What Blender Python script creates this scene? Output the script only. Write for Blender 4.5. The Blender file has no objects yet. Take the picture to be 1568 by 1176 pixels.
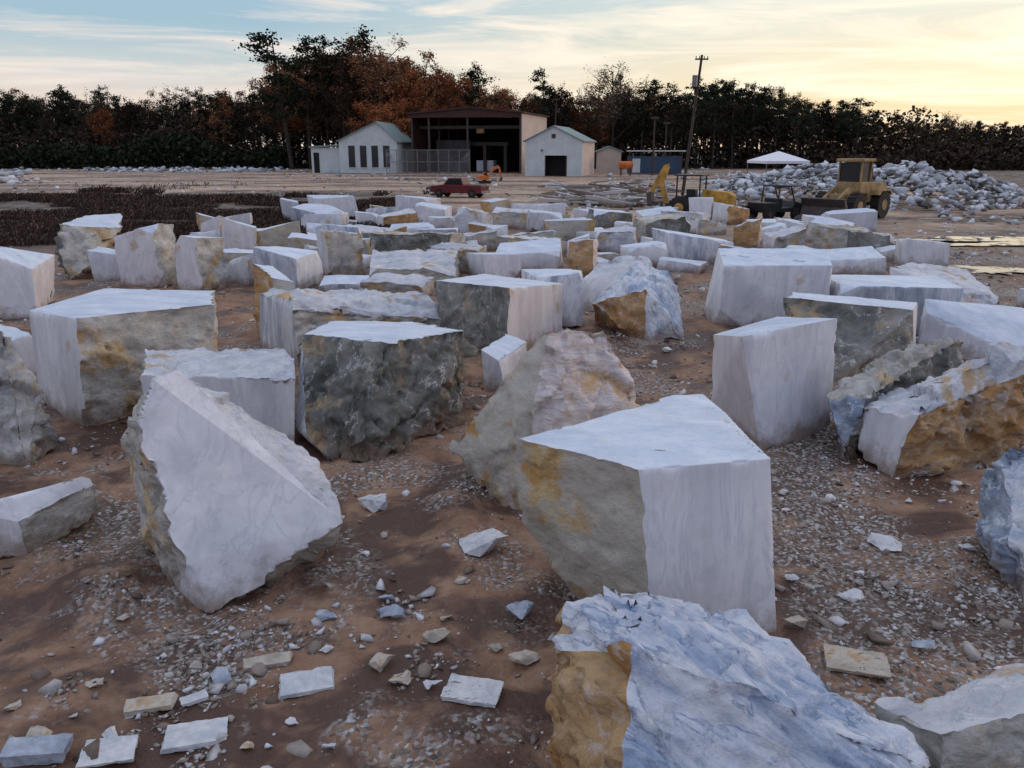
import bpy, bmesh, math, random
import numpy as np
from mathutils import Vector, Matrix, Euler, noise
R=random.Random(7)
rad=math.radians
scene=bpy.context.scene
COL=scene.collection
# ------------------------------------------------------------------ camera
H=4.0; TH=rad(16.4); F=1230.0; CX=784.0; CY=588.0
cd=bpy.data.cameras.new("camera"); cam=bpy.data.objects.new("camera",cd); COL.objects.link(cam)
cam.location=(0,0,H); cam.rotation_euler=(rad(90)-TH,0,0)
cd.sensor_width=36; cd.lens=18*F/CX; cd.clip_start=0.1; cd.clip_end=5000
scene.camera=cam
scene.view_settings.view_transform='Standard'
# single-view survey: converts measured sightings to metres on site
c_,s_=math.cos(TH),math.sin(TH)
def Yg(v):
    b=(CY-v)/F
    return H*(c_+s_*b)/(s_-c_*b)
def SY(u,v,Y):
    b=(CY-v)/F; t=Y/(c_+s_*b)
    return Vector((t*(u-CX)/F, Y, H+t*(-s_+c_*b)))
def S(u,v,vg): return SY(u,v,Yg(vg))
# ------------------------------------------------------------------ node helpers
class NT:
    def __init__(s,name):
        s.m=bpy.data.materials.new(name); s.m.use_nodes=True; s.t=s.m.node_tree
        s.b=s.t.nodes['Principled BSDF']
    def n(s,ty,**k):
        x=s.t.nodes.new(ty)
        for a,b in k.items(): setattr(x,a,b)
        return x
    def l(s,a,b): s.t.links.new(a,b)
    def noise(s,vec,scale,detail=5,rough=.55,dist=0):
        x=s.n('ShaderNodeTexNoise'); x.inputs['Scale'].default_value=scale; x.inputs['Detail'].default_value=detail
        x.inputs['Roughness'].default_value=rough; x.inputs['Distortion'].default_value=dist
        if vec is not None: s.l(vec,x.inputs['Vector'])
        return x.outputs['Fac']
    def ramp(s,fac,stops,interp='LINEAR'):
        x=s.n('ShaderNodeValToRGB'); cr=x.color_ramp; cr.interpolation=interp
        while len(cr.elements)<len(stops): cr.elements.new(.5)
        for e,(p,c) in zip(cr.elements,stops):
            e.position=p
            if not hasattr(c,'__len__'): c=(c,c,c)
            e.color=(c[0],c[1],c[2],1)
        s.l(fac,x.inputs['Fac']); return x.outputs['Color']
    def math(s,op,a,b=None,clamp=False):
        x=s.n('ShaderNodeMath',operation=op,use_clamp=clamp)
        for i,v in enumerate((a,b)):
            if v is None: continue
            if isinstance(v,(int,float)): x.inputs[i].default_value=v
            else: s.l(v,x.inputs[i])
        return x.outputs[0]
    def mix(s,f,a,b,mode='MIX'):
        x=s.n('ShaderNodeMix',data_type='RGBA',blend_type=mode)
        for i,v in ((0,f),(6,a),(7,b)):
            if isinstance(v,(int,float)): x.inputs[i].default_value=v
            elif hasattr(v,'__len__'): x.inputs[i].default_value=(v[0],v[1],v[2],1)
            else: s.l(v,x.inputs[i])
        return x.outputs[2]
    def bump(s,h,strength,dist=.02,normal=None):
        x=s.n('ShaderNodeBump'); x.inputs['Strength'].default_value=strength; x.inputs['Distance'].default_value=dist
        s.l(h,x.inputs['Height'])
        if normal is not None: s.l(normal,x.inputs['Normal'])
        return x.outputs['Normal']
    def done(s,col,rough=.8,normal=None,metal=0,spec=.3):
        if hasattr(col,'__len__'): s.b.inputs['Base Color'].default_value=(col[0],col[1],col[2],1)
        else: s.l(col,s.b.inputs['Base Color'])
        if isinstance(rough,(int,float)): s.b.inputs['Roughness'].default_value=rough
        else: s.l(rough,s.b.inputs['Roughness'])
        s.b.inputs['Metallic'].default_value=metal
        s.b.inputs['Specular IOR Level'].default_value=spec
        if normal is not None: s.l(normal,s.b.inputs['Normal'])
        return s.m
# ------------------------------------------------------------------ world
w=bpy.data.worlds.new("World"); scene.world=w; w.use_nodes=True; t=w.node_tree
class WN(NT):
    def __init__(s,t): s.t=t
g=WN(t); bg=t.nodes['Background']; tc=g.n('ShaderNodeTexCoord'); sp=g.n('ShaderNodeSeparateXYZ'); g.l(tc.outputs['Generated'],sp.inputs[0]); z=sp.outputs['Z']
Lr=g.ramp(z,[(0,(.84,.60,.48)),(.045,(.82,.68,.60)),(.08,(.62,.66,.67)),(.13,(.36,.53,.65)),(.45,(.44,.59,.88)),(1,(.56,.71,1.04))])
Rr=g.ramp(z,[(0,(1.0,.66,.38)),(.05,(1.0,.79,.50)),(.10,(.98,.86,.64)),(.16,(.78,.82,.76)),(.45,(.56,.66,.86)),(1,(.56,.71,1.04))])
saz=rad(38)
dt=g.n('ShaderNodeVectorMath',operation='DOT_PRODUCT'); g.l(tc.outputs['Generated'],dt.inputs[0]); dt.inputs[1].default_value=(math.sin(saz),math.cos(saz),.02)
wf_=g.ramp(dt.outputs['Value'],[(.6,0),(.995,1)]); sky=g.mix(wf_,Lr,Rr)
mp=g.n('ShaderNodeMapping'); g.l(tc.outputs['Generated'],mp.inputs[0]); mp.inputs['Scale'].default_value=(1.3,1.3,14); mp.inputs['Rotation'].default_value=(0,rad(3),0)
cn=g.noise(mp.outputs[0],2.3,8,.62,.9); cf=g.ramp(cn,[(.43,0),(.52,.45),(.62,.95)])
ccol=g.mix(wf_,(.93,.82,.76),(1.2,1.06,.84)); sky=g.mix(cf,sky,ccol)
# dusk: the eastern half of the sky is darker
ef=g.ramp(g.math('ADD',g.math('MULTIPLY',sp.outputs['Y'],.5),.5),[(.15,(.54,.58,.74)),(.62,(1,1,1))])
hi=g.ramp(z,[(.35,0),(.9,1)]); ef=g.mix(hi,ef,(1,1,1)); sky=g.mix(1.0,sky,ef,'MULTIPLY')
ns=g.n('ShaderNodeTexSky'); ns.sky_type='NISHITA'; ns.sun_disc=False; ns.sun_elevation=rad(5); ns.sun_rotation=rad(62)
sky=g.mix(.02,sky,ns.outputs[0],'ADD')
g.l(sky,bg.inputs['Color']); bg.inputs['Strength'].default_value=.95
sd=bpy.data.lights.new('sun','SUN'); sd.energy=.5; sd.angle=rad(14); sd.color=(1,.74,.56); so=bpy.data.objects.new('sun',sd); COL.objects.link(so)
az=rad(78); el=rad(9); dvec=Vector((math.sin(az)*math.cos(el),math.cos(az)*math.cos(el),math.sin(el))); so.rotation_euler=dvec.to_track_quat('Z','Y').to_euler()
# ------------------------------------------------------------------ stone materials
def stone(name,c1,c2,vein,vamt=.4,vscale=1.2,stretch=(1,1,5),tan=None,tanth=.6,tan2=None,bump=.25,bs=14,lo=.35,hi=.65,vw=.035,nm=.45,dist=.1):
    g=NT(name); tc=g.n('ShaderNodeTexCoord'); oi=g.n('ShaderNodeObjectInfo')
    k=g.math('MULTIPLY',oi.outputs['Random'],37.0)
    ad=g.n('ShaderNodeVectorMath',operation='ADD'); g.l(tc.outputs['Object'],ad.inputs[0]); g.l(k,ad.inputs[1]); vec=ad.outputs[0]
    mp=g.n('ShaderNodeMapping'); g.l(vec,mp.inputs[0])
    mp.inputs['Scale'].default_value=stretch
    n1=g.noise(mp.outputs[0],vscale,6,.68,dist); col=g.ramp(n1,[(lo,c1),(hi,c2)])
    n2=g.noise(mp.outputs[0],vscale*1.9,6,.6,dist)
    d=g.math('ABSOLUTE',g.math('SUBTRACT',n2,.5))
    n5=g.noise(vec,3.2,6,.72)
    vf=g.math('MULTIPLY',g.ramp(d,[(0.0,vamt),(vw,0)]),g.ramp(n5,[(.4,0),(.55,1)])); col=g.mix(vf,col,vein)
    if tan is not None:
        n3=g.noise(vec,1.3,6,.66,.2); tf=g.ramp(n3,[(tanth-.03,0),(tanth+.04,.9)])
        tcx=g.mix(g.ramp(n5,[(.42,0),(.58,1)]),tan,tan2 or tan); col=g.mix(tf,col,tcx)
    col=g.mix(nm,col,g.ramp(n5,[(.32,.5),(.54,1.0)]),'MULTIPLY')
    # object-to-object tone variation
    col=g.mix(1.0,col,g.ramp(oi.outputs['Random'],[(0,(.86,.87,.90)),(.5,(.97,.96,.95)),(1,(1,1,1))]),'MULTIPLY')
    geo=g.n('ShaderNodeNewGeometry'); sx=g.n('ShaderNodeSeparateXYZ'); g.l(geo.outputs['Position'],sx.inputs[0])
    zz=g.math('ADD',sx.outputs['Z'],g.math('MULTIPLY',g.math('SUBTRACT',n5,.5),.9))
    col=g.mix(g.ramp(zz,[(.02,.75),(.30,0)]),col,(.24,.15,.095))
    b1=g.noise(vec,bs,6,.72); nrm=g.bump(b1,min(1,bump*1.1),.06)
    nrm=g.bump(g.math('ADD',n2,n5),min(1,bump),.06,nrm)
    return g.done(col,.75,nrm,spec=.22)
M={}
M['sawn']=stone('sawn_white_marble',(.62,.62,.65),(.84,.83,.84),(.46,.49,.55),.45,.7,(2.4,2.4,.5),tan=(.66,.54,.42),tanth=.65,bump=.06,bs=24,nm=.25,lo=.32,hi=.58,dist=.6)
M['sawnp']=stone('sawn_pink_marble',(.64,.59,.59),(.83,.78,.77),(.48,.48,.52),.45,.7,(2.2,2.2,.5),tan=(.62,.45,.28),tanth=.62,bump=.06,bs=24,nm=.25,lo=.32,hi=.58,dist=.6)
M['streak']=stone('streaked_marble',(.36,.41,.49),(.80,.80,.82),(.30,.34,.42),.5,.9,(3.0,3.0,.5),bump=.08,bs=24,lo=.38,hi=.58,nm=.25,dist=.6)
M['top']=stone('bluish_top_marble',(.60,.68,.78),(.82,.86,.91),(.52,.58,.68),.4,1.2,(1,2.0,1),bump=.2,bs=16,nm=.28,dist=.4)  # bluer marble tone used on upward faces
M['rw']=stone('rough_white_marble',(.55,.58,.64),(.86,.85,.84),(.42,.48,.56),.6,1.0,(.8,1.4,3.4),tan=(.60,.40,.20),tanth=.60,bump=.55,nm=.35,dist=.3)
M['rb']=stone('rough_blue_marble',(.42,.52,.67),(.86,.87,.89),(.24,.33,.48),.9,.9,(.6,3.0,3.0),bump=.55,lo=.38,hi=.52,vw=.035,nm=.3,dist=.3)
M['rt']=stone('iron_stained_marble',(.50,.25,.08),(.68,.44,.22),(.76,.72,.66),.6,1.2,(1,1,2),tan=(.74,.69,.62),tanth=.60,tan2=(.36,.20,.085),bump=.65,nm=.42,dist=.3)
M['rg']=stone('green_grey_marble',(.14,.145,.13),(.38,.37,.335),(.80,.79,.77),.8,.7,(2.0,1.2,.8),tan=(.50,.37,.22),tanth=.60,bump=.6,lo=.36,hi=.66,vw=.014,nm=.45,dist=.3)
M['rc']=stone('cream_grey_marble',(.40,.385,.34),(.74,.70,.63),(.80,.78,.75),.4,.9,(1,1,3),tan=(.60,.34,.11),tanth=.56,tan2=(.66,.50,.28),bump=.6,nm=.42,dist=.3)
M['ry']=stone('yellow_side_marble',(.48,.44,.36),(.67,.62,.53),(.42,.37,.28),.35,.9,(1,1,2),tan=(.62,.34,.09),tanth=.57,tan2=(.70,.53,.27),bump=.45,nm=.35,dist=.3)
M['rp']=stone('pink_banded_marble',(.66,.50,.41),(.88,.79,.75),(.42,.30,.22),.7,.9,(.7,.7,4.5),tan=(.76,.42,.14),tanth=.56,tan2=(.82,.60,.34),bump=.5,nm=.28,lo=.34,hi=.52,dist=.5)
M['rd']=stone('dark_blue_marble',(.18,.24,.34),(.48,.55,.66),(.84,.87,.91),.85,1.0,(.8,2,3),bump=.5,lo=.36,hi=.62,vw=.035,nm=.3,dist=.4)
ROUGH={'rw':.9,'rb':.9,'rt':1.2,'rg':1.3,'rc':1.2,'ry':.55,'rp':.9,'rd':1.0}
DIRS={'F':(0,-1,0),'B':(0,1,0),'L':(-1,0,0),'R':(1,0,0),'T':(0,0,1),'D':(0,0,-1),
 'FL':(-.7,-.7,0),'FR':(.7,-.7,0),'TF':(0,-.7,.7),'TR':(.7,0,.7),'TL':(-.7,0,.7),'FT':(.1,-.85,.5)}
def facet(p,size):
    ds,ps=noise.voronoi(p/size); c=ps[0]
    d=noise.noise_vector(c*3.17+Vector((5,3,1)))
    return (p/size-c).dot(d)*1.6+noise.noise(c*2.3)*.5
FOOT=[]
def build_block(name,pts,paint,default,dist,amp=.10,band=None,yaw=0,seed=0,ridge=None):
    bm=bmesh.new()
    for p in pts: bm.verts.new(p)
    bmesh.ops.convex_hull(bm,input=bm.verts)
    bmesh.ops.delete(bm,geom=[v for v in bm.verts if not v.link_faces],context='VERTS')
    bmesh.ops.recalc_face_normals(bm,faces=bm.faces)
    cen=sum((v.co for v in bm.verts),Vector())/len(bm.verts); cen.z=0
    if amp>.03: FOOT.append((cen.x,cen.y,max((v.co.xy-cen.xy).length for v in bm.verts)))
    keys=[]
    def mi(k):
        if k not in keys: keys.append(k)
        return keys.index(k)
    rot=Matrix.Rotation(yaw,3,'Z')
    dirs=[((rot@Vector(DIRS[a])).normalized(),b) for a,b in paint.items()]
    for f in bm.faces:
        best=max(dirs,key=lambda d:d[0].dot(f.normal))
        f.material_index=mi(best[1] if best[0].dot(f.normal)>.66 else default)
        f.smooth=True
    L=max(.042,dist*.006) if amp>.03 else .022
    for it in range(9):
        es=[e for e in bm.edges if e.calc_length()>L*1.4]
        if not es: break
        bmesh.ops.subdivide_edges(bm,edges=es,cuts=1)
        bmesh.ops.triangulate(bm,faces=[f for f in bm.faces if len(f.verts)>3])
    off=Vector((seed*7.3,seed*3.1,seed*1.7)); moves=[]
    bm.normal_update()
    small=amp<=.03; A=amp*1.35
    Rb=(band or Euler((0,0,0))).to_matrix().inverted()
    for v in bm.verts:
        rough=Vector(); ra=0; sawn=[]
        for f in v.link_faces:
            k=keys[f.material_index]
            if k in ROUGH: rough+=f.normal; ra=max(ra,ROUGH[k])
            elif f.normal.length>.5 and f.calc_area()>1e-5: sawn.append(f.normal.copy())
        p=v.co+off
        if rough.length>1e-6:
            n=rough.normalized()
            if small: h=facet(p,.12)*.7+facet(p,.05)*.3; d=n*(h-.2)*amp
            else:
                q=p+noise.noise_vector(p*1.3)*.12
                h=facet(q,.6)*.85+facet(q+Vector((9,9,9)),.22)*.45+facet(p+Vector((4,1,9)),.09)*.16+noise.fractal(p*6,1,2,4)*.15
                if ridge:
                    lp=Rb@p; lq=Vector((lp.x*.55,lp.y*4,lp.z*4)); h+=(abs(noise.noise(lq))-.2)*ridge+abs(noise.noise(lq*2.3))*ridge*.5
                d=n*((h-.28)*A*ra)+noise.noise_vector(p*4)*A*.22*ra
            for s in sawn: d-=s*d.dot(s)
        elif sawn:
            n0=sawn[0]; mn=min(n0.dot(s) for s in sawn); a=Vector()
            for s in sawn: a+=s
            if a.length<1e-4: continue
            a.normalize()
            if mn<.75:
                h=noise.fractal(p*3.2,1,2,4); h2=max(0,facet(p,.3)-.35)
                d=-a*min(.035,(.010+max(0,h-.05)*.12+h2*.09)*min(1,amp*12))
            else: d=a*(noise.noise(p*1.7)*.012)
        else: continue
        moves.append((v,d))
    for v,d in moves: v.co+=d
    for e in bm.edges:
        if len(e.link_faces)==2:
            a,b=e.link_faces
            if a.material_index!=b.material_index: e.smooth=False
            elif e.calc_face_angle(0)>rad(24): e.smooth=False
    me=bpy.data.meshes.new(name)
    Rm=(band or Euler((0,0,0))).to_matrix().to_4x4()
    T=Matrix.Translation(cen)@Rm
    bm.transform(T.inverted()); bm.to_mesh(me); bm.free()
    for k in keys: me.materials.append(M[k])
    ob=bpy.data.objects.new(name,me); ob.matrix_world=T; COL.objects.link(ob)
    return ob
seed=[0]
def fg(pts,paint,default='rc',name='marble_block',amp=.10,band=None,ridge=None):
    seed[0]+=1
    P=[S(*p) for p in pts]
    for p in P:
        if p.z<.06: p.z=-.06
    d=min(p.y for p in P)
    return build_block(name,P,paint,default,d,amp,band,0,seed[0],ridge)
# --- foreground blocks -------------------------------------------------------
fg([(285,865,930),(348,893,925),(528,800,880),(320,937,937),(268,905,905),(500,852,852),(203,640,885),(228,576,868),(268,560,850),
    (470,682,835),(508,735,850),(184,672,800),(225,820,845),(230,850,850),(490,800,800),(250,600,790)],
   {'FT':'sawn','F':'sawn','L':'rc','D':'rc','R':'rw','T':'rw'},'rc',amp=.07,band=Euler((0,.3,0)))
fg([(793,672,920),(1030,605,815),(1075,603,805),(1110,632,840),(1181,702,965),(978,719,990),
    (785,740,915),(800,800,905),(905,946,946),(1000,992,992),(1192,972,972),(1100,810,810),(880,830,830)],
   {'T':'top','F':'sawn','FR':'sawn','FL':'ry','L':'ry','R':'sawn'},'ry',amp=.08)
fg([(868,925,1080),(925,898,1060),(1010,903,1060),(1110,938,1090),(1280,1045,1180),(1425,1170,1300),(962,985,1190),(838,1000,1120),
    (832,1060,1150),(862,1180,1180),(945,1500,1400),(1500,1350,1350),(1300,1100,1100),(1000,1050,1050),(1330,1080,1200)],
   {'T':'rb','TF':'rb','F':'rb','TR':'rb','L':'rt','FL':'rt','R':'rb'},'rb',name='marble_boulder',amp=.11,band=Euler((0,.13,-.7)),ridge=1.1)
fg([(1335,1075,1150),(1600,1010,1130),(1750,1040,1200),(1440,1125,1260),(1345,1150,1150),(1440,1270,1270),(1800,1250,1250),(1650,1100,1100)],
   {'T':'rw','F':'rc','L':'rc'},'rc',amp=.07)
fg([(1497,735,840),(1535,690,850),(1600,640,850),(1488,800,835),(1500,830,850),(1560,925,925),(1680,960,960),(1700,690,900),(1650,800,800)],
   {'T':'rd','F':'rd','L':'rd','FL':'rb','D':'sawn'},'rd',name='marble_boulder',amp=.11,band=Euler((.3,.5,0)))
fg([(842,503,745),(925,501,730),(962,560,728),(985,625,745),(870,662,775),(803,690,782),(782,782,782),(762,768,770),(691,680,735),(715,725,745),
    (772,575,745),(900,790,790),(990,740,740),(850,700,700),(930,700,700)],
   {'F':'rp','FR':'rp','FL':'ry','L':'ry','D':'rb','T':'rp','TR':'rp','TF':'rp'},'ry',name='marble_boulder',amp=.10,band=Euler((0,.12,0)))
fg([(463,512,650),(505,491,610),(640,493,605),(715,507,640),(600,526,672),(545,520,675),(453,658,680),(470,668,695),(525,717,717),(620,690,690),(712,642,642),(700,605,605),(480,600,600)],
   {'T':'top','F':'rg','FR':'rg','L':'streak','FL':'streak','TF':'rg'},'rg',amp=.13,band=Euler((0,.5,0)))
fg([(215,572,690),(452,575,690),(222,532,645),(430,528,645),(450,550,660),(215,690,690),(450,690,690),(445,645,645),(225,645,645)],
   {'T':'rw','F':'sawn','R':'sawn','L':'rc','TF':'rw'},'rw',amp=.08)
fg([(43,475,615),(118,488,655),(330,467,605),(328,445,570),(160,441,570),(60,612,612),(130,657,657),(332,605,605),(320,570,570),(160,570,570)],
   {'T':'top','F':'rt','L':'sawn','FL':'sawn','R':'rc'},'rt',amp=.07)
fg([(-60,480,690),(0,498,690),(30,555,692),(62,600,692),(77,640,690),(88,682,690),(40,718,718),(-80,720,720),(-80,650,650),(60,650,650)],
   {'F':'rc','T':'rc'},'rc',name='marble_boulder',amp=.11)
fg([(-60,780,860),(120,731,810),(150,740,805),(162,775,805),(140,800,812),(45,848,848),(-60,860,860),(-60,790,790),(130,790,790),(30,800,850)],
   {'T':'sawn','TF':'sawn','F':'sawn','R':'rc'},'rc',amp=.06)
fg([(1092,512,650),(1136,515,688),(1283,487,655),(1190,484,620),(1088,620,650),(1165,688,688),(1272,657,657),(1190,620,620)],
   {'T':'top','F':'sawn','FL':'sawn','L':'sawnp','FR':'sawn'},'sawn',amp=.06)
fg([(1320,618,695),(1345,600,680),(1400,640,732),(1480,565,705),(1550,528,690),(1660,535,690),(1312,692,700),(1372,735,735),(1560,714,714),(1680,700,700),(1660,650,650),(1400,650,650)],
   {'T':'rw','TF':'rw','F':'rt','FR':'rt','FL':'sawn','L':'sawn'},'rw',name='marble_boulder',amp=.12)
fg([(1265,605,680),(1340,545,660),(1400,520,660),(1475,515,650),(1470,570,650),(1330,610,700),(1290,702,702),(1320,690,690),(1480,650,650),(1290,640,640)],
   {'T':'rc','F':'rg','L':'rd','FL':'rd'},'rc',name='marble_boulder',amp=.13)
fg([(1197,455,560),(1215,447,545),(1405,463,545),(1398,475,565),(1385,540,570),(1275,590,590),(1200,530,560),(1400,565,565),(1230,530,530),(1400,530,530)],
   {'T':'top','F':'rg','R':'sawnp','L':'rg'},'rg',amp=.08,band=Euler((0,1.2,0)))
fg([(905,465,505),(935,430,500),(975,400,495),(1025,415,490),(1042,455,495),(1053,520,520),(985,523,523),(905,492,495),(990,440,518),(930,480,480),(1040,490,490)],
   {'FL':'rt','L':'rt','F':'rb','T':'rb','FR':'rb','R':'rb'},'rb',name='marble_boulder',amp=.11,band=Euler((0,1.2,0)))
fg([(666,430,520),(780,441,552),(862,434,512),(740,419,490),(690,530,530),(668,520,520),(775,553,553),(862,512,512),(740,490,490)],
   {'T':'top','FL':'rg','L':'rg','F':'rg','FR':'sawnp','R':'sawnp'},'sawn',amp=.07)
fg([(398,448,530),(450,458,562),(450,475,566),(655,448,510),(700,490,520),(700,505,520),(460,566,566),(398,530,530),(640,500,500),(430,443,510),(640,447,500)],
   {'T':'rw','TF':'rw','F':'rc','L':'streak','FL':'streak'},'rw',amp=.12)
fg([(1415,457,540),(1570,498,540),(1700,500,520),(1560,470,500),(1420,480,545),(1400,545,545),(1600,560,560),(1720,540,540),(1500,500,500)],
   {'T':'top','F':'sawn','L':'sawn'},'sawn',amp=.06)
fg([(890,430,475),(920,398,465),(975,388,460),(1000,400,470),(985,480,480),(890,478,478),(900,455,455),(990,455,455)],
   {'F':'sawn','T':'rw','L':'sawn'},'rw',name='marble_boulder',amp=.1)
fg([(85,345,425),(130,330,412),(190,326,410),(185,350,418),(150,395,425),(105,430,430),(85,400,425),(140,412,412)],
   {'F':'rg','T':'top','TF':'rc','L':'rg','R':'rc'},'rc',name='marble_boulder',amp=.14)
fg([(1362,408,475),(1400,400,460),(1480,412,455),(1530,455,475),(1520,482,482),(1365,480,480),(1500,455,455),(1400,455,455)],
   {'T':'rw','TR':'rw','F':'sawn','L':'sawn'},'rw',amp=.08)
# --- generic quarry blocks ---------------------------------------------------
ST={'w':({'T':'top','F':'sawn','L':'sawn','R':'sawnp','B':'rw'},'rw'),
    'p':({'T':'top','F':'sawnp','L':'sawn','R':'rc','B':'rw'},'rw'),
    's':({'T':'top','F':'streak','L':'streak','R':'sawn','B':'rw'},'rw'),
    'g':({'T':'top','F':'rg','L':'rg','R':'sawn','B':'rg'},'rg'),
    'G':({'T':'rc','F':'rg','L':'rc','R':'rc','B':'rg'},'rc'),
    'c':({'T':'rw','F':'rc','L':'sawn','R':'rc','B':'rc'},'rc'),
    'y':({'T':'top','F':'ry','L':'rt','R':'sawnp','B':'rc'},'rt'),
    'r':({'T':'rw','F':'rw','L':'rb','R':'rw','B':'rw'},'rw'),
    't':({'T':'rw','F':'rt','L':'sawn','R':'rp','B':'rc'},'rw')}
def qb(ul,ur,vt,vb,style='w',yaw=None,depth=None,amp=.085,cuts=3,jit=.09,check=False):
    seed[0]+=1; r=random.Random(seed[0]*13)
    Y=Yg(vb)
    if yaw is None: yaw=r.uniform(-35,35)
    yaw=rad(yaw)
    xl=SY(ul,vb,Y).x; xr=SY(ur,vb,Y).x; Wd=xr-xl
    if depth is None: depth=min(2.2,max(.8,Wd*r.uniform(.5,.8)))
    d=min(depth,Wd*.8/max(.15,abs(math.sin(yaw))))
    w=max(.4,(Wd-d*abs(math.sin(yaw)))/math.cos(yaw))
    ext=w*abs(math.sin(yaw))+d*math.cos(yaw)
    h=SY((ul+ur)/2,vt,Y+ext*.7).z
    cx=(xl+xr)/2*(1+ext*.5/Y); cy=Y+ext/2
    if check:
        rr=math.hypot(w,d)/2
        for (fx,fy,fr) in FOOT:
            if math.hypot(fx-cx,fy-cy)<(fr+rr)*.78: return False
    rot=Matrix.Rotation(yaw,3,'Z'); C={}
    lean=Matrix.Rotation(rad(r.uniform(-6,6)),3,'X')@Matrix.Rotation(rad(r.uniform(-5,5)),3,'Y')
    slope=r.uniform(-.16,.16)
    for i in (-1,1):
        for j in (-1,1):
            for k in (0,1):
                z=h*(1+(r.uniform(-.12,.03)+slope*i-abs(slope)*.5 if k else 0)) if k else -.06
                C[i,j,k]=Vector((i*w/2+r.uniform(-jit,jit)*w*(1 if k else .6),j*d/2+r.uniform(-jit,jit)*d,z))
    keys=list(C)
    tops=[k for k in keys if k[2]==1]; r.shuffle(tops); cutk=tops[:r.randint(0,cuts)]
    if r.random()<.35: cutk.append(r.choice([k for k in keys if k[2]==0 and k[1]==-1]))
    pts=[]
    for k in keys:
        if k in cutk:
            for ax in range(3):
                k2=list(k); k2[ax]=(0 if k[2] else 1) if ax==2 else -k[ax]
                pts.append(C[k].lerp(C[tuple(k2)],r.uniform(.06,.4)))
        else: pts.append(C[k])
    pts=[rot@(lean@p)+Vector((cx,cy,0)) for p in pts]
    pa,de=ST[style]
    build_block('marble_block',pts,pa,de,Y,amp,Euler((r.uniform(-.3,.3),r.uniform(-.3,.3),r.uniform(0,3))),yaw,seed[0])
    return True
for a in [(0-40,93,372,492,'w',20,2.2),(-30,62,493,600,'w',-15),(195,275,343,440,'p',-8),(278,347,356,449,'p',-18,1.3),(150,193,378,432,'w',5),
 (308,345,332,380,'p',10),(340,395,335,392,'p',20),(390,470,338,386,'y',15),(350,402,388,436,'w',-20),(462,535,324,356,'w',-10),(472,560,338,380,'s',10),
 (490,560,350,424,'c',30),(378,462,403,527,'y',30,1.6),(396,494,376,445,'s',-15),(545,585,322,350,'w',10),(575,642,321,356,'t',25),(634,692,313,348,'w',-12),(694,753,318,362,'r',-15),
 (755,822,318,352,'c',-10),(820,866,309,338,'w',0),(555,706,350,400,'G',-8,2.5),(553,712,388,440,'c',8,2.5),(700,762,352,386,'c',20),(714,800,386,432,'w',25),
 (755,868,370,420,'w',-12),(868,918,362,424,'t',-20),(835,907,334,372,'y',5),(893,962,318,354,'g',12),(908,978,346,388,'r',-15),(950,1022,370,412,'w',15),
 (975,1057,328,376,'G',10),(1003,1108,355,406,'s',5,1.6),(1055,1112,335,360,'c',10),(1118,1165,333,382,'t',-20),(1140,1228,333,360,'w',10),(1168,1232,348,388,'c',15),
 (1225,1348,384,422,'w',-8),(1260,1337,320,356,'w',-12),(1252,1357,344,398,'G',18),(1368,1452,362,412,'w',-15),(1245,1450,418,520,'s',-12,2.4),
 (1074,1262,386,506,'w',-6,1.6),(797,892,411,505,'s',15,1.4),(748,806,518,598,'w',-20,1.2),(488,570,424,452,'s',5),(560,668,420,460,'c',-5),(1090,1235,380,405,'r',0),
 (640,700,348,372,'s',0),(655,740,368,392,'c',10),(470,520,360,384,'w',20),(560,640,430,448,'r',0),(700,760,330,345,'w',0),(870,930,350,372,'w',10),(1230,1262,330,352,'w',0),
 (590,650,338,352,'r',10),(930,985,352,366,'c',10),(1340,1370,375,400,'w',0),(1560,1640,440,480,'w',10),(520,548,335,352,'c',5)]:
    k=dict(style=a[4],yaw=a[5])
    if len(a)>6: k['depth']=a[6]
    if a[3]-a[2]<30: k['cuts']=2; k['amp']=.06
    qb(*a[:4],**k)
cnt=0
for _ in range(900):
    if cnt>=60: break
    u=R.uniform(300,1340); v=R.uniform(334,425); wpx=R.uniform(34,95)*(v/380); hp=R.uniform(20,44)*(v/370)
    if v<355 and not(440<u<1120): continue
    if qb(u-wpx/2,u+wpx/2,v-hp,v,R.choice('wwwprtscyG'),R.uniform(-35,35),check=True): cnt+=1
# ------------------------------------------------------------------ ground
PUD=[(1530,371,4.6,1.7),(1518,416,1.6,.8),(1440,372,1.8,.5),(1480,411,.8,.4)]
PUDW=[(S(u,v,v).x,S(u,v,v).y,rx,ry) for u,v,rx,ry in PUD]
def gz(x,y):
    r=math.hypot(x,y); k=1.0 if r<25 else max(.0,1-(r-25)/12)
    if k<=0: return 0.0
    p=Vector((x,y,0))
    z=noise.fractal(p*.45,1,2,3)*.06+noise.fractal(p*1.9+Vector((4,4,0)),1,2,4)*.05
    z+=max(0,noise.noise(p*.9+Vector((9,0,0)))-.1)*.2
    return z*k
NA=640; radii=[0.0]; rr=1.5
while rr<3000: radii.append(rr); rr*=1.0135 if rr<40 else 1.06
V=[];Fc=[]
V.append((0,0,0))
for r0 in radii[1:]:
    for i in range(NA):
        a=2*math.pi*i/NA; x=r0*math.cos(a); y=r0*math.sin(a)
        vis=(y>0 and r0<50)
        V.append((x,y,gz(x,y) if vis else 0.0))
for i in range(NA): Fc.append((0,1+i,1+(i+1)%NA))
for k in range(len(radii)-2):
    b0=1+k*NA;b1=b0+NA
    for i in range(NA):
        j=(i+1)%NA; Fc.append((b0+i,b1+i,b1+j,b0+j))
g=NT('ground_clay_and_gravel'); geo=g.n('ShaderNodeNewGeometry'); P=geo.outputs['Position']
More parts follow.
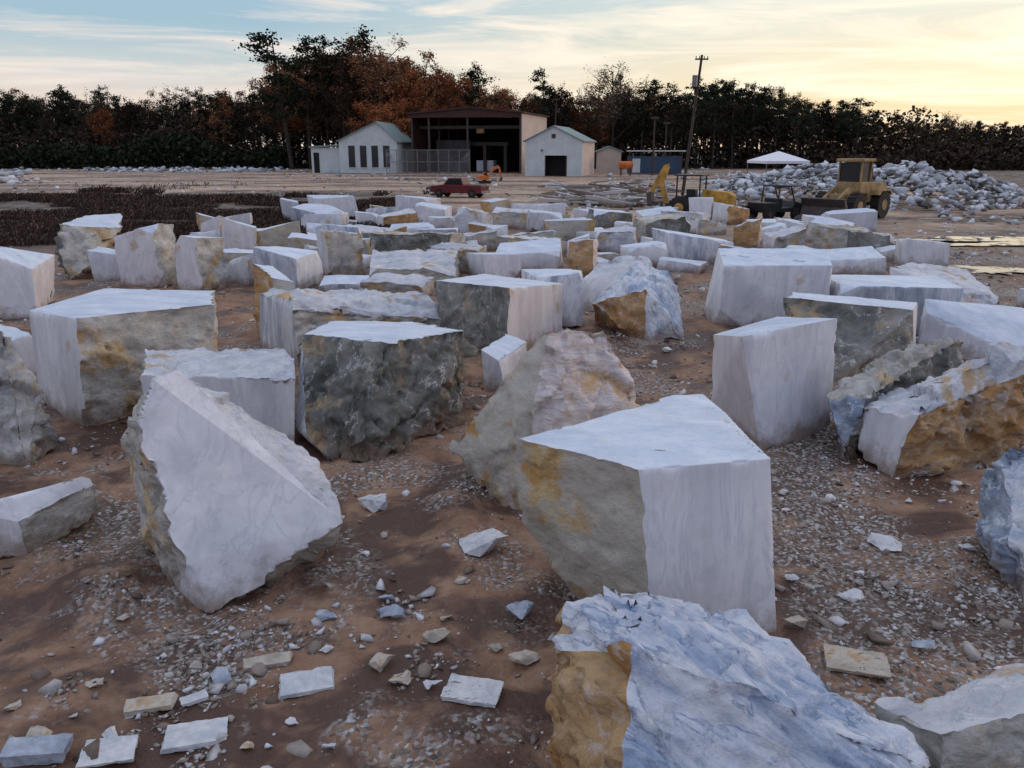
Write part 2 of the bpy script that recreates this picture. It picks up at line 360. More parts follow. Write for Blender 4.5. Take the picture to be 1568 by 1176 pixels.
sx=g.n('ShaderNodeSeparateXYZ'); g.l(P,sx.inputs[0]); X,Yy=sx.outputs['X'],sx.outputs['Y']
nA=g.noise(P,.42,6,.62,.3); nB=g.noise(P,1.8,6,.68); nC=g.noise(P,14,5,.7); nD=g.noise(P,.75,6,.62,.4)
col=g.mix(g.ramp(nB,[(.36,0),(.62,1)]),(.20,.108,.067),(.39,.24,.152))
wet=g.ramp(nD,[(.45,0),(.54,.95)]); col=g.mix(wet,col,(.09,.047,.031))
vo=g.n('ShaderNodeTexVoronoi'); vo.inputs['Scale'].default_value=30; g.l(P,vo.inputs['Vector'])
vs=g.n('ShaderNodeSeparateColor'); g.l(vo.outputs['Color'],vs.inputs[0])
grc=g.ramp(vs.outputs[0],[(0,(.11,.085,.07)),(.5,(.27,.225,.19)),(.8,(.42,.385,.36)),(1,(.60,.60,.60))])
nAx=g.math('ADD',nA,g.ramp(g.math('DIVIDE',X,10),[(.1,0),(.35,.05)]))
gm=g.math('MULTIPLY',g.ramp(nAx,[(.51,0),(.58,1)]),g.ramp(vs.outputs[1],[(.38,0),(.44,1)]))
col=g.mix(gm,col,grc)
wob=g.math('MULTIPLY',g.math('SUBTRACT',g.noise(P,.06,5),.5),60)
yw=g.math('ADD',Yy,wob); far=g.ramp(g.math('DIVIDE',Yy,250),[(.13,0),(.19,1)])
mp=g.n('ShaderNodeMapping'); g.l(P,mp.inputs[0]); mp.inputs['Scale'].default_value=(.5,1.6,1)
nF=g.noise(mp.outputs[0],.1,7,.65,.4)
fcol=g.mix(g.ramp(nF,[(.42,0),(.56,1)]),(.13,.08,.053),(.50,.335,.22))
fcol=g.mix(g.ramp(g.noise(P,1.2,6,.7),[(.56,0),(.63,.7)]),fcol,(.62,.58,.54))
col=g.mix(far,col,fcol)
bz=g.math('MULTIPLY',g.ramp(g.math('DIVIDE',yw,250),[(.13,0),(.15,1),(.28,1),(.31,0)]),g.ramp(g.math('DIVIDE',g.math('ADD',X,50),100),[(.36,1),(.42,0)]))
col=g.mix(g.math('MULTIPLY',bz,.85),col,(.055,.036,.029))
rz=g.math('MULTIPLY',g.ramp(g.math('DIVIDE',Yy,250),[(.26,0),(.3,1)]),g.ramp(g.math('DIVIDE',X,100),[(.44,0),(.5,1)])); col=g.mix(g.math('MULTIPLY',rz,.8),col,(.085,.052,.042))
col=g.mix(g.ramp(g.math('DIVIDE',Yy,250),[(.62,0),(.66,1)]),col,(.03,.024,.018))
hgt=g.math('ADD',g.math('MULTIPLY',nC,.7),g.math('MULTIPLY',g.math('SUBTRACT',1.0,vo.outputs['Distance']),gm))
nr=g.bump(nB,.8,.12); nr=g.bump(hgt,.8,.035,nr)
rgh=g.ramp(wet,[(0,.9),(1,.42)])
gmat=g.done(col,rgh,nr,spec=.3)
me=bpy.data.meshes.new('ground'); me.from_pydata(V,[],Fc); me.materials.append(gmat)
me.polygons.foreach_set('use_smooth',[True]*len(me.polygons))
ob=bpy.data.objects.new('ground',me); COL.objects.link(ob)
def simple(name,c,rough=.6,metal=0,var=.25,sc=3,bump=0,spec=.3):
    g=NT(name); tc=g.n('ShaderNodeTexCoord'); n=g.noise(tc.outputs['Object'],sc,6,.65)
    col=g.mix(g.ramp(n,[(.35,0),(.65,1)]),tuple(x*(1-var) for x in c),tuple(min(1,x*(1+var)) for x in c))
    return g.done(col,rough,g.bump(n,bump,.03) if bump else None,metal,spec)
def mesh(name,V,Fc,mat,parent=None,smooth=False):
    me=bpy.data.meshes.new(name); me.from_pydata([tuple(v) for v in V],[],Fc); me.materials.append(mat)
    if smooth: me.polygons.foreach_set('use_smooth',[True]*len(me.polygons))
    o=bpy.data.objects.new(name,me); COL.objects.link(o)
    if parent: o.parent=parent
    return o
def empty(name,loc,yaw=0):
    o=bpy.data.objects.new(name,None); o.location=loc; o.rotation_euler=(0,0,yaw); COL.objects.link(o); o.empty_display_size=.5; return o
g=NT('puddle_water'); geo=g.n('ShaderNodeNewGeometry')
pn=g.noise(geo.outputs['Position'],1.6,6,.68,.6)
wm=g.done(g.ramp(pn,[(.50,(.07,.045,.032)),(.60,(.13,.075,.05))]),g.ramp(pn,[(.53,.03),(.58,.8)]),g.bump(g.noise(geo.outputs['Position'],5,3),.05,.02),0,.7)
for (x,y,rx,ry) in PUDW:
    zz=gz(x,y)+.05 if y<37 else .012
    vs_=[(x,y,zz)]; n=80
    for i in range(n):
        a=2*math.pi*i/n; k=1+.75*noise.noise(Vector((math.cos(a)*1.8+x,math.sin(a)*1.8,y)))+.4*noise.noise(Vector((math.cos(a)*6+x,math.sin(a)*6,y)))
        vs_.append((x+rx*k*math.cos(a),y+ry*k*math.sin(a),zz))
    mesh('puddle',vs_,[(0,1+i,1+(i+1)%n) for i in range(n)],wm)
# ------------------------------------------------------------------ rubble chips
def chip_mat():
    g=NT('stone_chip'); geo=g.n('ShaderNodeNewGeometry'); r=geo.outputs['Random Per Island']
    c=g.ramp(r,[(0,(.13,.09,.07)),(.35,(.28,.22,.175)),(.6,(.43,.38,.33)),(.82,(.62,.60,.59)),(1,(.80,.81,.84))])
    n=g.noise(geo.outputs['Position'],18,5,.7); c=g.mix(.5,c,g.ramp(n,[(.3,.5),(.65,1)]),'MULTIPLY')
    return g.done(c,.85,g.bump(n,.3,.02))
CM=chip_mat()
variants=[]
rs=np.random.RandomState(3)
for i in range(12):
    bm=bmesh.new()
    for k in range(rs.randint(8,13)):
        v=rs.normal(size=3); v/=np.linalg.norm(v); v*=rs.uniform(.75,1.1); bm.verts.new((v[0],v[1]*rs.uniform(.6,.9),v[2]*.6))
    bmesh.ops.convex_hull(bm,input=bm.verts)
    bmesh.ops.delete(bm,geom=[v for v in bm.verts if not v.link_faces],context='VERTS')
    bmesh.ops.triangulate(bm,faces=bm.faces)
    bm.verts.index_update()
    variants.append((np.array([v.co[:] for v in bm.verts]),np.array([[v.index for v in f.verts] for f in bm.faces])))
    bm.free()
def scatter(name,items,mat=CM):
    VV=[];FF=[];o=0
    for (x,y,z,s,fl) in items:
        vv,ff=variants[rs.randint(len(variants))]
        e=Euler((rs.uniform(-.5,.5),rs.uniform(-.5,.5),rs.uniform(0,6.3))).to_matrix()
        v=(vv*np.array([s,s,s*fl]))@np.array(e).T+np.array([x,y,z]); VV.append(v); FF.append(ff+o); o+=len(vv)
    VV=np.concatenate(VV);FF=np.concatenate(FF)
    me=bpy.data.meshes.new(name); me.vertices.add(len(VV)); me.vertices.foreach_set('co',VV.ravel().astype('f'))
    me.loops.add(len(FF)*3); me.loops.foreach_set('vertex_index',FF.ravel().astype('i'))
    me.polygons.add(len(FF)); me.polygons.foreach_set('loop_start',np.arange(len(FF),dtype='i')*3)
    me.update(calc_edges=True); me.validate(); me.materials.append(mat)
    ob=bpy.data.objects.new(name,me); COL.objects.link(ob); return ob
it=[]
while len(it)<29000:
    y=rs.uniform(3.2,9) if rs.rand()<.55 else rs.uniform(9,34)
    x=rs.uniform(-.75,.75)*(y+1.5)
    p=Vector((x,y,0)); n=noise.noise(p*.6)*1.2+.9*noise.noise(p*1.9+Vector((3,3,3)))+.4*noise.noise(p*6)+(.26 if x>1.5 else 0)-.20
    if rs.rand()>min(1,max(.025,n*2.6)): continue
    s=.006+rs.exponential(.0115)
    if rs.rand()<.018: s=rs.uniform(.04,.10)
    if y>12: s*=1.6
    it.append((x,y,gz(x,y)+s*.15,s,rs.uniform(.4,.9)))
for i in range(700):
    y=rs.uniform(4.5,34); x=rs.uniform(-.7,.7)*(y+1)
    if rs.rand()>max(.12,noise.noise(Vector((x*.4,y*.4,7)))*2.5): continue
    s=rs.uniform(.05,.17); it.append((x,y,gz(x,y)+s*.1,s,rs.uniform(.4,.9)))
scatter('rubble_gravel',it)
def stone_at(u,v,wpx,kind='rc',flat=.55):
    p=S(u,v,v); t=math.hypot(p.y,H); s=wpx/F*t/2; seed[0]+=1; r=random.Random(seed[0])
    pts=[]
    for k in range(12):
        a=r.uniform(0,6.28); zz=r.uniform(-.6,1); q=math.sqrt(max(.1,1-zz*zz*.8))*r.uniform(.75,1.2)
        pts.append(Vector((p.x+s*q*math.cos(a),p.y+s*.8*q*math.sin(a),gz(p.x,p.y)+s*flat*(zz+.6))))
    build_block('loose_stone',pts,{'T':kind,'F':kind},kind,5,.025,None,0,seed[0])
def clean(key,src,c1,c2,vein,tan=None):
    g=NT(src); tc=g.n('ShaderNodeTexCoord'); oi=g.n('ShaderNodeObjectInfo')
    ad=g.n('ShaderNodeVectorMath',operation='ADD'); g.l(tc.outputs['Object'],ad.inputs[0]); g.l(g.math('MULTIPLY',oi.outputs['Random'],19.0),ad.inputs[1]); v=ad.outputs[0]
    n1=g.noise(v,4,6,.68,.3); n2=g.noise(v,18,5,.7); col=g.mix(g.ramp(n1,[(.38,0),(.6,1)]),c1,c2)
    if tan: col=g.mix(g.ramp(n1,[(.55,0),(.62,.8)]),col,tan)
    col=g.mix(.4,col,g.ramp(n2,[(.3,.5),(.6,1)]),'MULTIPLY'); M[key]=g.done(col,.8,g.bump(n2,.35,.02),spec=.2)
clean('lw','loose_white_marble',(.52,.54,.57),(.74,.73,.71),None); clean('lc','loose_cream_marble',(.40,.35,.28),(.62,.55,.46),None,(.48,.32,.17)); clean('ld','loose_blue_marble',(.24,.28,.34),(.50,.54,.60),None)
ROUGH.update({'lc':1,'ld':1,'lw':1})
for a in [(577,778,54,'lw'),(742,845,72,'lw'),(600,942,44,'ld'),(668,978,48,'lc'),(797,948,52,'ld'),(1358,832,66,'lw',.3),(1293,914,50,'lw',.3),(1415,992,38,'ld'),
   (1218,966,42,'lc'),(683,948,24,'lc'),(582,1018,46,'lc'),(616,1045,38,'lc'),(664,1052,30,'lw'),(803,1020,48,'lc'),(500,948,34,'ld'),(343,1035,42,'ld'),(170,1130,36,'lw'),
   (145,1058,30,'lc'),(500,1000,22,'lw'),(1395,770,20,'lw'),(1268,770,24,'lw'),(1240,905,20,'lc'),(300,1020,26,'lc'),(905,1010,24,'lw'),(20,1095,30,'lc'),(1480,850,26,'lw'),(60,1140,44,'lc',.4),
   (1345,1150,30,'lw'),(710,890,26,'lc'),(560,850,18,'lw'),(1020,540,20,'lw'),(1000,560,16,'lc'),(590,920,26,'ld'),(450,1110,22,'lw'),(505,1150,24,'lw'),(380,1150,20,'lc'),(190,950,22,'lc'),(760,1000,26,'lc'),(1210,890,22,'lw')]: stone_at(*a)
def slab_at(u,v,wu,hv,kind,yaw,th=.035,tilt=0):
    p=S(u,v,v); a=S(u-wu/2,v,v); b=S(u+wu/2,v,v); w=(b-a).length; d=abs(Yg(v-hv/2)-Yg(v+hv/2))
    seed[0]+=1; r=random.Random(seed[0]); m=Matrix.Rotation(rad(yaw),3,'Z')@Matrix.Rotation(rad(tilt),3,'X')@Matrix.Rotation(rad(r.uniform(-3,3)),3,'Y'); pts=[]
    for i in (-1,1):
        for j in (-1,1):
            for k in (0,1):
                pts.append(m@Vector((i*w/2*(1+r.uniform(-.1,.05)),j*d/2*(1+r.uniform(-.12,.05)),k*th))+Vector((p.x,p.y,gz(p.x,p.y)+.012)))
    build_block('stone_slab',pts,{'T':kind,'F':kind},kind,5,.015,None,rad(yaw),seed[0])
for a in [(470,1052,82,32,'lw',14,.04,4),(725,1062,88,36,'lw',-14,.04,3),(300,1130,95,38,'lw',14,.04,4),(230,1086,75,20,'lc',12,.04,3),(410,1015,70,16,'lc',12,.04,3),
 (170,1160,80,40,'lw',10,.03,2),(60,1168,90,30,'ld',8,.09,3),(1310,1022,90,40,'lc',-14,.04,0),(298,1075,40,14,'lw',30,.03,2)]: slab_at(*a)
# ------------------------------------------------------------------ rubble pile (right), slab yard, background scatter
a0=SY(1318,300,64)
def heap_h(x,y):
    dx=(x-a0.x)/13.0; dy=(y-a0.y)/10; q=1-dx*dx-dy*dy
    return max(0,q)**.8*2.6*(1+.5*noise.noise(Vector((x*.25,y*.25,0))))
it=[]
while len(it)<2600:
    x=a0.x+rs.uniform(-13,13); y=a0.y+rs.uniform(-11,11); h=heap_h(x,y)
    if h<=0.05: continue
    s=rs.uniform(.12,.42) if rs.rand()<.88 else rs.uniform(.42,.8)
    it.append((x,y,h-.1,s,rs.uniform(.6,1)))
def pmat():
    g=NT('heap_stone'); geo=g.n('ShaderNodeNewGeometry')
    c=g.ramp(geo.outputs['Random Per Island'],[(0,(.17,.165,.155)),(.3,(.38,.39,.40)),(.6,(.60,.62,.65)),(1,(.84,.86,.89))])
    n=g.noise(geo.outputs['Position'],3,5,.7); return g.done(g.mix(.5,c,g.ramp(n,[(.3,.5),(.65,1)]),'MULTIPLY'),.85,g.bump(n,.4,.1))
PM=pmat(); scatter('rubble_heap',it,PM)
it=[]
for (u0,u1,v0,v1,n,s0,s1) in [(850,1020,282,318,260,.15,.6),(640,760,255,300,110,.15,.6),(130,430,256,264,560,.3,.95),(0,130,250,262,120,.2,.7),(930,1130,250,285,150,.2,.8),(1090,1180,262,300,90,.2,.7),(430,640,256,275,120,.2,.6),
        (1440,1568,290,345,90,.2,.6),(760,1000,300,330,110,.12,.45),(1300,1500,240,250,200,.4,1.0),(0,60,262,282,26,.5,1.4),(1360,1560,340,400,60,.08,.25),(0,640,266,300,260,.1,.35),(440,1120,318,345,160,.12,.4)]:
    for i in range(n):
        s=s0+(s1-s0)*rs.rand()**2
        v=rs.uniform(v0,v1); p=S(rs.uniform(u0,u1),v,v); it.append((p.x,p.y,s*.2,s,rs.uniform(.3,1)))
scatter('scattered_rubble',it,PM)
VV=[];FF=[]
for i in range(130):
    v=R.uniform(286,318); p=S(R.uniform(840,1030),v,v); m=Matrix.Rotation(R.uniform(-.7,.5),3,'Z')@Matrix.Rotation(R.uniform(-.2,.2),3,'Y')
    l=R.uniform(.6,2.6);w_=R.uniform(.2,.8);t_=R.uniform(.05,.25); z_=R.uniform(.05,.7); o=len(VV)
    for q in [(-1,-1,-1),(1,-1,-1),(1,1,-1),(-1,1,-1),(-1,-1,1),(1,-1,1),(1,1,1),(-1,1,1)]:
        VV.append(tuple(m@Vector((q[0]*l/2,q[1]*w_/2,q[2]*t_/2))+Vector((p.x,p.y,z_))))
    for f in [(0,3,2,1),(4,5,6,7),(0,1,5,4),(1,2,6,5),(2,3,7,6),(3,0,4,7)]: FF.append(tuple(o+k for k in f))
mesh('slab_offcut_stack',VV,FF,CM)
# ------------------------------------------------------------------ dry brush
def bmat(name,stops):
    g=NT(name); geo=g.n('ShaderNodeNewGeometry'); c=g.ramp(geo.outputs['Random Per Island'],stops); return g.done(c,.9,spec=.1)
BM=bmat('dry_brush_stems',[(0,(.028,.018,.015)),(.5,(.07,.042,.034)),(.85,(.13,.08,.058)),(1,(.22,.15,.10))])
VV=[];FF=[]
n=0; tries=0
while n<75000 and tries<800000:
    tries+=1
    y=rs.uniform(34,80) if rs.rand()<.93 else rs.uniform(80,120)
    x=rs.uniform(-.72*y,-5)
    xm=-.125*y+1
    if x>xm+3*noise.noise(Vector((x*.2,y*.2,0))): continue
    k=noise.noise(Vector((x*.07,y*.16,2)))+.5*noise.noise(Vector((x*.3,y*.4,5)))
    if y>52 and k<(y-57)*.02: continue
    if k<-.28: continue
    h=rs.uniform(.06,.32)*(1+k); a=rs.uniform(0,6.28); wd=.006+.0003*y; lx,ly=rs.normal(size=2)*.7*h
    o=len(VV); VV+= [(x-wd*math.cos(a),y-wd*math.sin(a),0),(x+wd*math.cos(a),y+wd*math.sin(a),0),(x+lx+wd*1.2,y+ly,h),(x+lx-wd*.8,y+ly,h*1.1)]; FF.append((o,o+1,o+2,o+3)); n+=1
mesh('dry_brush',VV,FF,BM)
# ------------------------------------------------------------------ trees
bark=simple('tree_bark',(.05,.038,.03),.9,0,.4,4)
LM={'pine':bmat('pine_needles',[(0,(.010,.016,.010)),(.5,(.022,.030,.016)),(1,(.05,.05,.027))]),
    'autumn':bmat('autumn_leaves',[(0,(.06,.028,.016)),(.5,(.18,.075,.034)),(1,(.38,.17,.07))]),
    'red':bmat('red_autumn_leaves',[(0,(.13,.04,.02)),(.5,(.34,.11,.045)),(1,(.52,.22,.08))]),
    'brown':bmat('brown_leaves',[(0,(.018,.014,.010)),(.5,(.045,.030,.020)),(1,(.09,.058,.036))]),
    'tan':bmat('pale_twigs',[(0,(.08,.055,.04)),(.5,(.17,.12,.08)),(1,(.25,.18,.12))])}
def cone(V,Fc,p1,p2,r1,r2,n=5):
    d=(p2-p1).normalized(); a=d.orthogonal().normalized(); b=d.cross(a); o=len(V)
    for p,r in ((p1,r1),(p2,r2)):
        for i in range(n):
            t=2*math.pi*i/n; V.append(tuple(p+(a*math.cos(t)+b*math.sin(t))*r))
    for i in range(n): j=(i+1)%n; Fc.append((o+i,o+j,o+n+j,o+n+i))
def tree_mesh(kind,seed_,Ht=20.0):
    r=random.Random(seed_); V=[];Fc=[]; clumps=[]
    if kind=='young':
        cone(V,Fc,Vector((0,0,0)),Vector((0,0,Ht)),.2,.03)
        for i in range(80):
            t=r.random()**.8; z=Ht*(.06+.92*t); R0=Ht*.16*(1-t)+.2; a=r.uniform(0,6.28); q=R0*r.uniform(.4,1)
            clumps.append((Vector((q*math.cos(a),q*math.sin(a),z)),.5,.35,24))
    elif kind=='pine':
        lean=Vector((r.uniform(-1,1),r.uniform(-1,1),0)); top=Vector((0,0,Ht*.96))+lean
        cone(V,Fc,Vector((0,0,0)),top*.5,.26,.19,7); cone(V,Fc,top*.5,top,.19,.05)
        nl=r.randint(17,24)
        for i in range(nl):
            t=.42+.56*(i/nl)+r.uniform(-.02,.02); p=top*t; a=r.uniform(0,6.28)
            L=Ht*.17*(1-((t-.62)/.42)**2*.75)*r.uniform(.5,1.2)
            e=p+Vector((math.cos(a)*L,math.sin(a)*L,L*r.uniform(.0,.5))); cone(V,Fc,p,e,.07,.02,4)
            for f in (1,.7,.45):
                q=p.lerp(e,f)+Vector((r.uniform(-.5,.5),r.uniform(-.5,.5),r.uniform(0,.5)))
                clumps.append((q,.85*r.uniform(.6,1.2),.5,38))
        clumps.append((top,.7,.9,50))
    else:
        dens={'autumn':1,'red':1,'brown':.8,'bare':.16}[kind if kind in('autumn','red','brown') else 'bare']
        top=Vector((r.uniform(-.8,.8),r.uniform(-.8,.8),Ht*.9)); wide=r.uniform(.75,1.15)
        cone(V,Fc,Vector((0,0,0)),top*.4,.3,.22,7); cone(V,Fc,top*.4,top,.22,.05)
        for i in range(17):
            t=r.uniform(.22,.88); p=top*t; a=i*2.4+r.uniform(-.4,.4); L=Ht*r.uniform(.13,.28)*(1.25-t*.7)*wide
            el=r.uniform(.4,1.3); e=p+Vector((math.cos(a)*L,math.sin(a)*L,L*el)); cone(V,Fc,p,e,.10,.04,4)
            for k in range(4 if dens>.5 else 7):
                f=r.uniform(.35,1); q=p.lerp(e,f); d=Vector((r.uniform(-1,1),r.uniform(-1,1),r.uniform(-.1,1))).normalized()*L*r.uniform(.25,.55)
                cone(V,Fc,q,q+d,.04,.015,3)
                if dens<.5:
                    for kk in range(3):
                        q2=q+d*r.uniform(.4,1); d2=Vector((r.uniform(-1,1),r.uniform(-1,1),r.uniform(-.1,1)))*.8; cone(V,Fc,q2,q2+d2,.02,.008,3)
                clumps.append((q+d,r.uniform(.5,1.0),.9,int(42*dens)+2))
            clumps.append((e,r.uniform(.6,1.1),.9,int(52*dens)+2))
        clumps.append((top,.8,1.2,int(50*dens)))
    nw=len(Fc)
    for c,rd,fl,n in clumps:
        for i in range(n):
            q=c+Vector((r.gauss(0,rd*.6),r.gauss(0,rd*.6),r.gauss(0,rd*.6*fl)))
            u=Vector((r.gauss(0,1),r.gauss(0,1),r.gauss(0,1))).normalized(); w=u.orthogonal().normalized(); s=r.uniform(.08,.19)
            o=len(V); V+= [tuple(q-u*s*1.3),tuple(q+w*s),tuple(q+u*s*1.3),tuple(q-w*s)]; Fc.append((o,o+1,o+2,o+3))
    me=bpy.data.meshes.new(kind+'_tree_mesh'); me.from_pydata(V,[],Fc); me.materials.append(bark)
    me.materials.append(LM['pine' if kind in('pine','young') else ('tan' if kind=='bare' else kind)])
    me.polygons.foreach_set('material_index',[0]*nw+[1]*(len(Fc)-nw)); return me
TM={k:[tree_mesh(k,i*11+hash_) for i in range(n)] for k,n,hash_ in [('pine',6,1),('young',4,2),('autumn',5,3),('red',3,4),('brown',6,5),('bare',3,6)]}
NM={'pine':'pine_tree','young':'young_pine_tree','autumn':'autumn_oak_tree','red':'red_maple_tree','brown':'brown_oak_tree','bare':'bare_tree'}
def put_tree(u,vtop,kind,Y,parent=None,wide=1.0):
    p=SY(u,vtop,Y); h=p.z; s=h/20.0
    o=bpy.data.objects.new(NM[kind],R.choice(TM[kind])); COL.objects.link(o); o.location=(p.x,Y,0)
    k=s*R.uniform(.8,1.2)*wide; o.scale=(k,k*R.uniform(.85,1.15),s*1.02); o.rotation_euler=(0,0,R.uniform(0,6.28))
    if parent: o.parent=parent
for a in [(432,52,'pine',158,1.3),(462,58,'pine',165,1.1),(492,60,'pine',170),(520,64,'brown',162,1.1),(548,44,'pine',168),(575,62,'autumn',160,1.1),(600,74,'autumn',158),(625,94,'red',156),
 (560,150,'red',150),(605,145,'red',150),(585,160,'red',148),(530,120,'brown',155),(650,90,'autumn',160),(672,96,'red',160),(692,110,'red',158),(718,96,'pine',165),(738,106,'pine',170),(762,126,'autumn',158),(785,132,'red',158),
 (838,106,'pine',165),(858,122,'brown',170),(915,120,'bare',165),(943,96,'bare',168,1.4),(955,108,'brown',178),(985,126,'pine',168),(1003,124,'pine',175),(1032,128,'pine',165),(1072,120,'pine',170),(1100,122,'pine',165),
 (1130,124,'pine',168),(1160,128,'pine',172),(1195,136,'pine',170),(1230,143,'pine',168),(1320,150,'pine',170,1.2),(1298,158,'pine',175),(1410,158,'bare',172),(895,138,'autumn',166),(1455,172,'bare',170),
 (155,162,'red',172),(330,150,'autumn',176)]:
    put_tree(a[0],a[1],a[2],a[3],None,a[4] if len(a)>4 else 1)
tl=empty('distant_treeline',(0,0,0))
prof=[(-300,135),(0,142),(60,136),(150,137),(230,152),(260,142),(350,138),(400,146),(415,110),(430,85),(540,72),(620,95),(680,112),(720,125),(800,150),(840,130),(900,150),(950,135),(1030,138),(1080,128),(1180,136),(1250,152),(1330,168),(1400,182),(1568,184),(1900,180)]
def top(u):
    for (a,b),(c,d) in zip(prof,prof[1:]):
        if a<=u<=c: return b+(d-b)*(u-a)/(c-a)
    return 150
for (Y0,Y1,step,dv) in [(172,182,12,24),(185,200,10,8),(205,228,10,2)]:
    u=-260.0
    while u<1850:
        t=top(u)
        if u<410: kinds=['brown','brown','pine','autumn','brown','pine'] if Y0>180 else ['young','young','brown']
        elif u<820: kinds=['autumn','brown','autumn','pine','brown','red']
        elif u<1040: kinds=['brown','autumn','pine','brown']
        else: kinds=['pine','pine','brown','pine','brown']
        k=R.choice(kinds); dd=dv+(28 if Y0<180 and u<410 else 0)
        put_tree(u,min(226,t+dd+R.uniform(-8,16)),k,R.uniform(Y0,Y1),tl)
        u+=step*R.uniform(.5,1.5)
for nm,x0,x1,y0,y1,hh,cnt,mt in [('forest_undergrowth',-260,260,168,190,8,70000,'brown'),('forest_undergrowth',-170,-45,162,172,5,20000,'pine'),('forest_undergrowth',60,220,150,168,3.5,20000,'brown')]:
    x=rs.uniform(x0,x1,cnt); y=rs.uniform(y0,y1,cnt); z=rs.rand(cnt)**1.2*hh*(1+.5*np.sin(x*.21)*np.sin(x*.047+1))
    VV=np.zeros((cnt,4,3)); u=rs.normal(size=(cnt,3)); u/=np.linalg.norm(u,axis=1)[:,None]; w_=np.cross(u,rs.normal(size=(cnt,3))); w_/=np.linalg.norm(w_,axis=1)[:,None]
    s=rs.uniform(.2,.5,cnt)[:,None]; c=np.stack([x,y,z],1); VV[:,0]=c-u*s;VV[:,1]=c+w_*s;VV[:,2]=c+u*s;VV[:,3]=c-w_*s
    VV[:,:,2]=np.maximum(VV[:,:,2],0)
    mesh(nm,VV.reshape(-1,3).tolist(),[(4*i,4*i+1,4*i+2,4*i+3) for i in range(cnt)],LM[mt])
# ------------------------------------------------------------------ parts helpers
def box(parent,name,c,s,mat,rot=(0,0,0),bevel=0):
    x,y,z=[q/2 for q in s]
    V=[(-x,-y,-z),(x,-y,-z),(x,y,-z),(-x,y,-z),(-x,-y,z),(x,-y,z),(x,y,z),(-x,y,z)]
    o=mesh(name,V,[(0,3,2,1),(4,5,6,7),(0,1,5,4),(1,2,6,5),(2,3,7,6),(3,0,4,7)],mat,parent); o.location=c; o.rotation_euler=rot
    if bevel: m=o.modifiers.new('b','BEVEL'); m.width=bevel; m.segments=2
    return o
def prism(parent,name,prof,y0,y1,mat,bevel=0):
    n=len(prof); V=[(x,y0,z) for x,z in prof]+[(x,y1,z) for x,z in prof]
    F_=[tuple(range(n)),tuple(range(2*n-1,n-1,-1))]+[(i,i+n,(i+1)%n+n,(i+1)%n) for i in range(n)]
    o=mesh(name,V,F_,mat,parent)
    bm=bmesh.new(); bm.from_mesh(o.data); bmesh.ops.recalc_face_normals(bm,faces=bm.faces); bm.to_mesh(o.data); bm.free()
    if bevel: m=o.modifiers.new('b','BEVEL'); m.width=bevel; m.segments=2
    return o
def cyl(parent,name,p1,p2,r,mat,r2=None,n=20):
    V=[];Fc=[]; p1=Vector(p1);p2=Vector(p2); cone(V,Fc,p1,p2,r,r if r2 is None else r2,n); Fc+=[tuple(range(n)),tuple(range(2*n-1,n-1,-1))]
    o=mesh(name,V,Fc,mat,parent); return o
def wheel(parent,name,x,y,r,w,tire,rim):
    cyl(parent,name,(x,y-w/2,r),(x,y+w/2,r),r,tire,n=28); cyl(parent,name+'_rim',(x,y-w/2-.03,r),(x,y+w/2+.03,r),r*.42,rim,n=20)
def siding(name,c,freq=6,axis='X'):
    g=NT(name); tc=g.n('ShaderNodeTexCoord'); w=g.n('ShaderNodeTexWave'); w.bands_direction=axis; w.inputs['Scale'].default_value=freq/6; g.l(tc.outputs['Object'],w.inputs[0])
    n=g.noise(tc.outputs['Object'],.6,6,.7); col=g.mix(g.ramp(n,[(.3,0),(.7,1)]),tuple(q*.75 for q in c),c); return g.done(col,.6,g.bump(w.outputs['Fac'],.5,.05))
white=siding('white_metal_siding',(.72,.78,.76)); beige=siding('beige_metal_siding',(.68,.55,.46)); beigey=siding('beige_side_siding',(.78,.64,.54),6,'Y'); roofg=siding('grey_green_roof',(.26,.34,.33)); brownr=siding('brown_roof',(.08,.033,.03))
dark=simple('dark_door_and_indoor_shade',(.018,.016,.016),.8); steel=simple('weathered_steel',(.09,.07,.065),.6,.3); glass=NT('window_glass').done((.02,.025,.03),.1,spec=.6)  # near-black carries the indoor shade as colour; also the lean-to door
yel=simple('machine_yellow',(.50,.27,.05),.6,0,.45,2,.1); dyel=simple('dusty_loader_yellow',(.33,.22,.10),.75,0,.45,1.5,.1); tire=simple('tire_rubber',(.03,.027,.024),.85,0,.4); blk=simple('black_paint',(.02,.02,.022),.45)
redp=simple('maroon_paint',(.13,.013,.017),.3,0,.2,2,0,.5); chrome=simple('chrome',(.4,.4,.4),.3,.9); wood=simple('pole_wood',(.07,.05,.04),.85,0,.3,3); whitep=simple('white_fabric',(.85,.85,.87),.7,0,.05); bluep=simple('blue_container',(.06,.10,.16),.6); orange=simple('orange_paint',(.6,.16,.035),.6,0,.4); fencem=simple('galvanized',(.22,.22,.22),.5,.5)
def gx(u,Y,v=260): return SY(u,v,Y).x
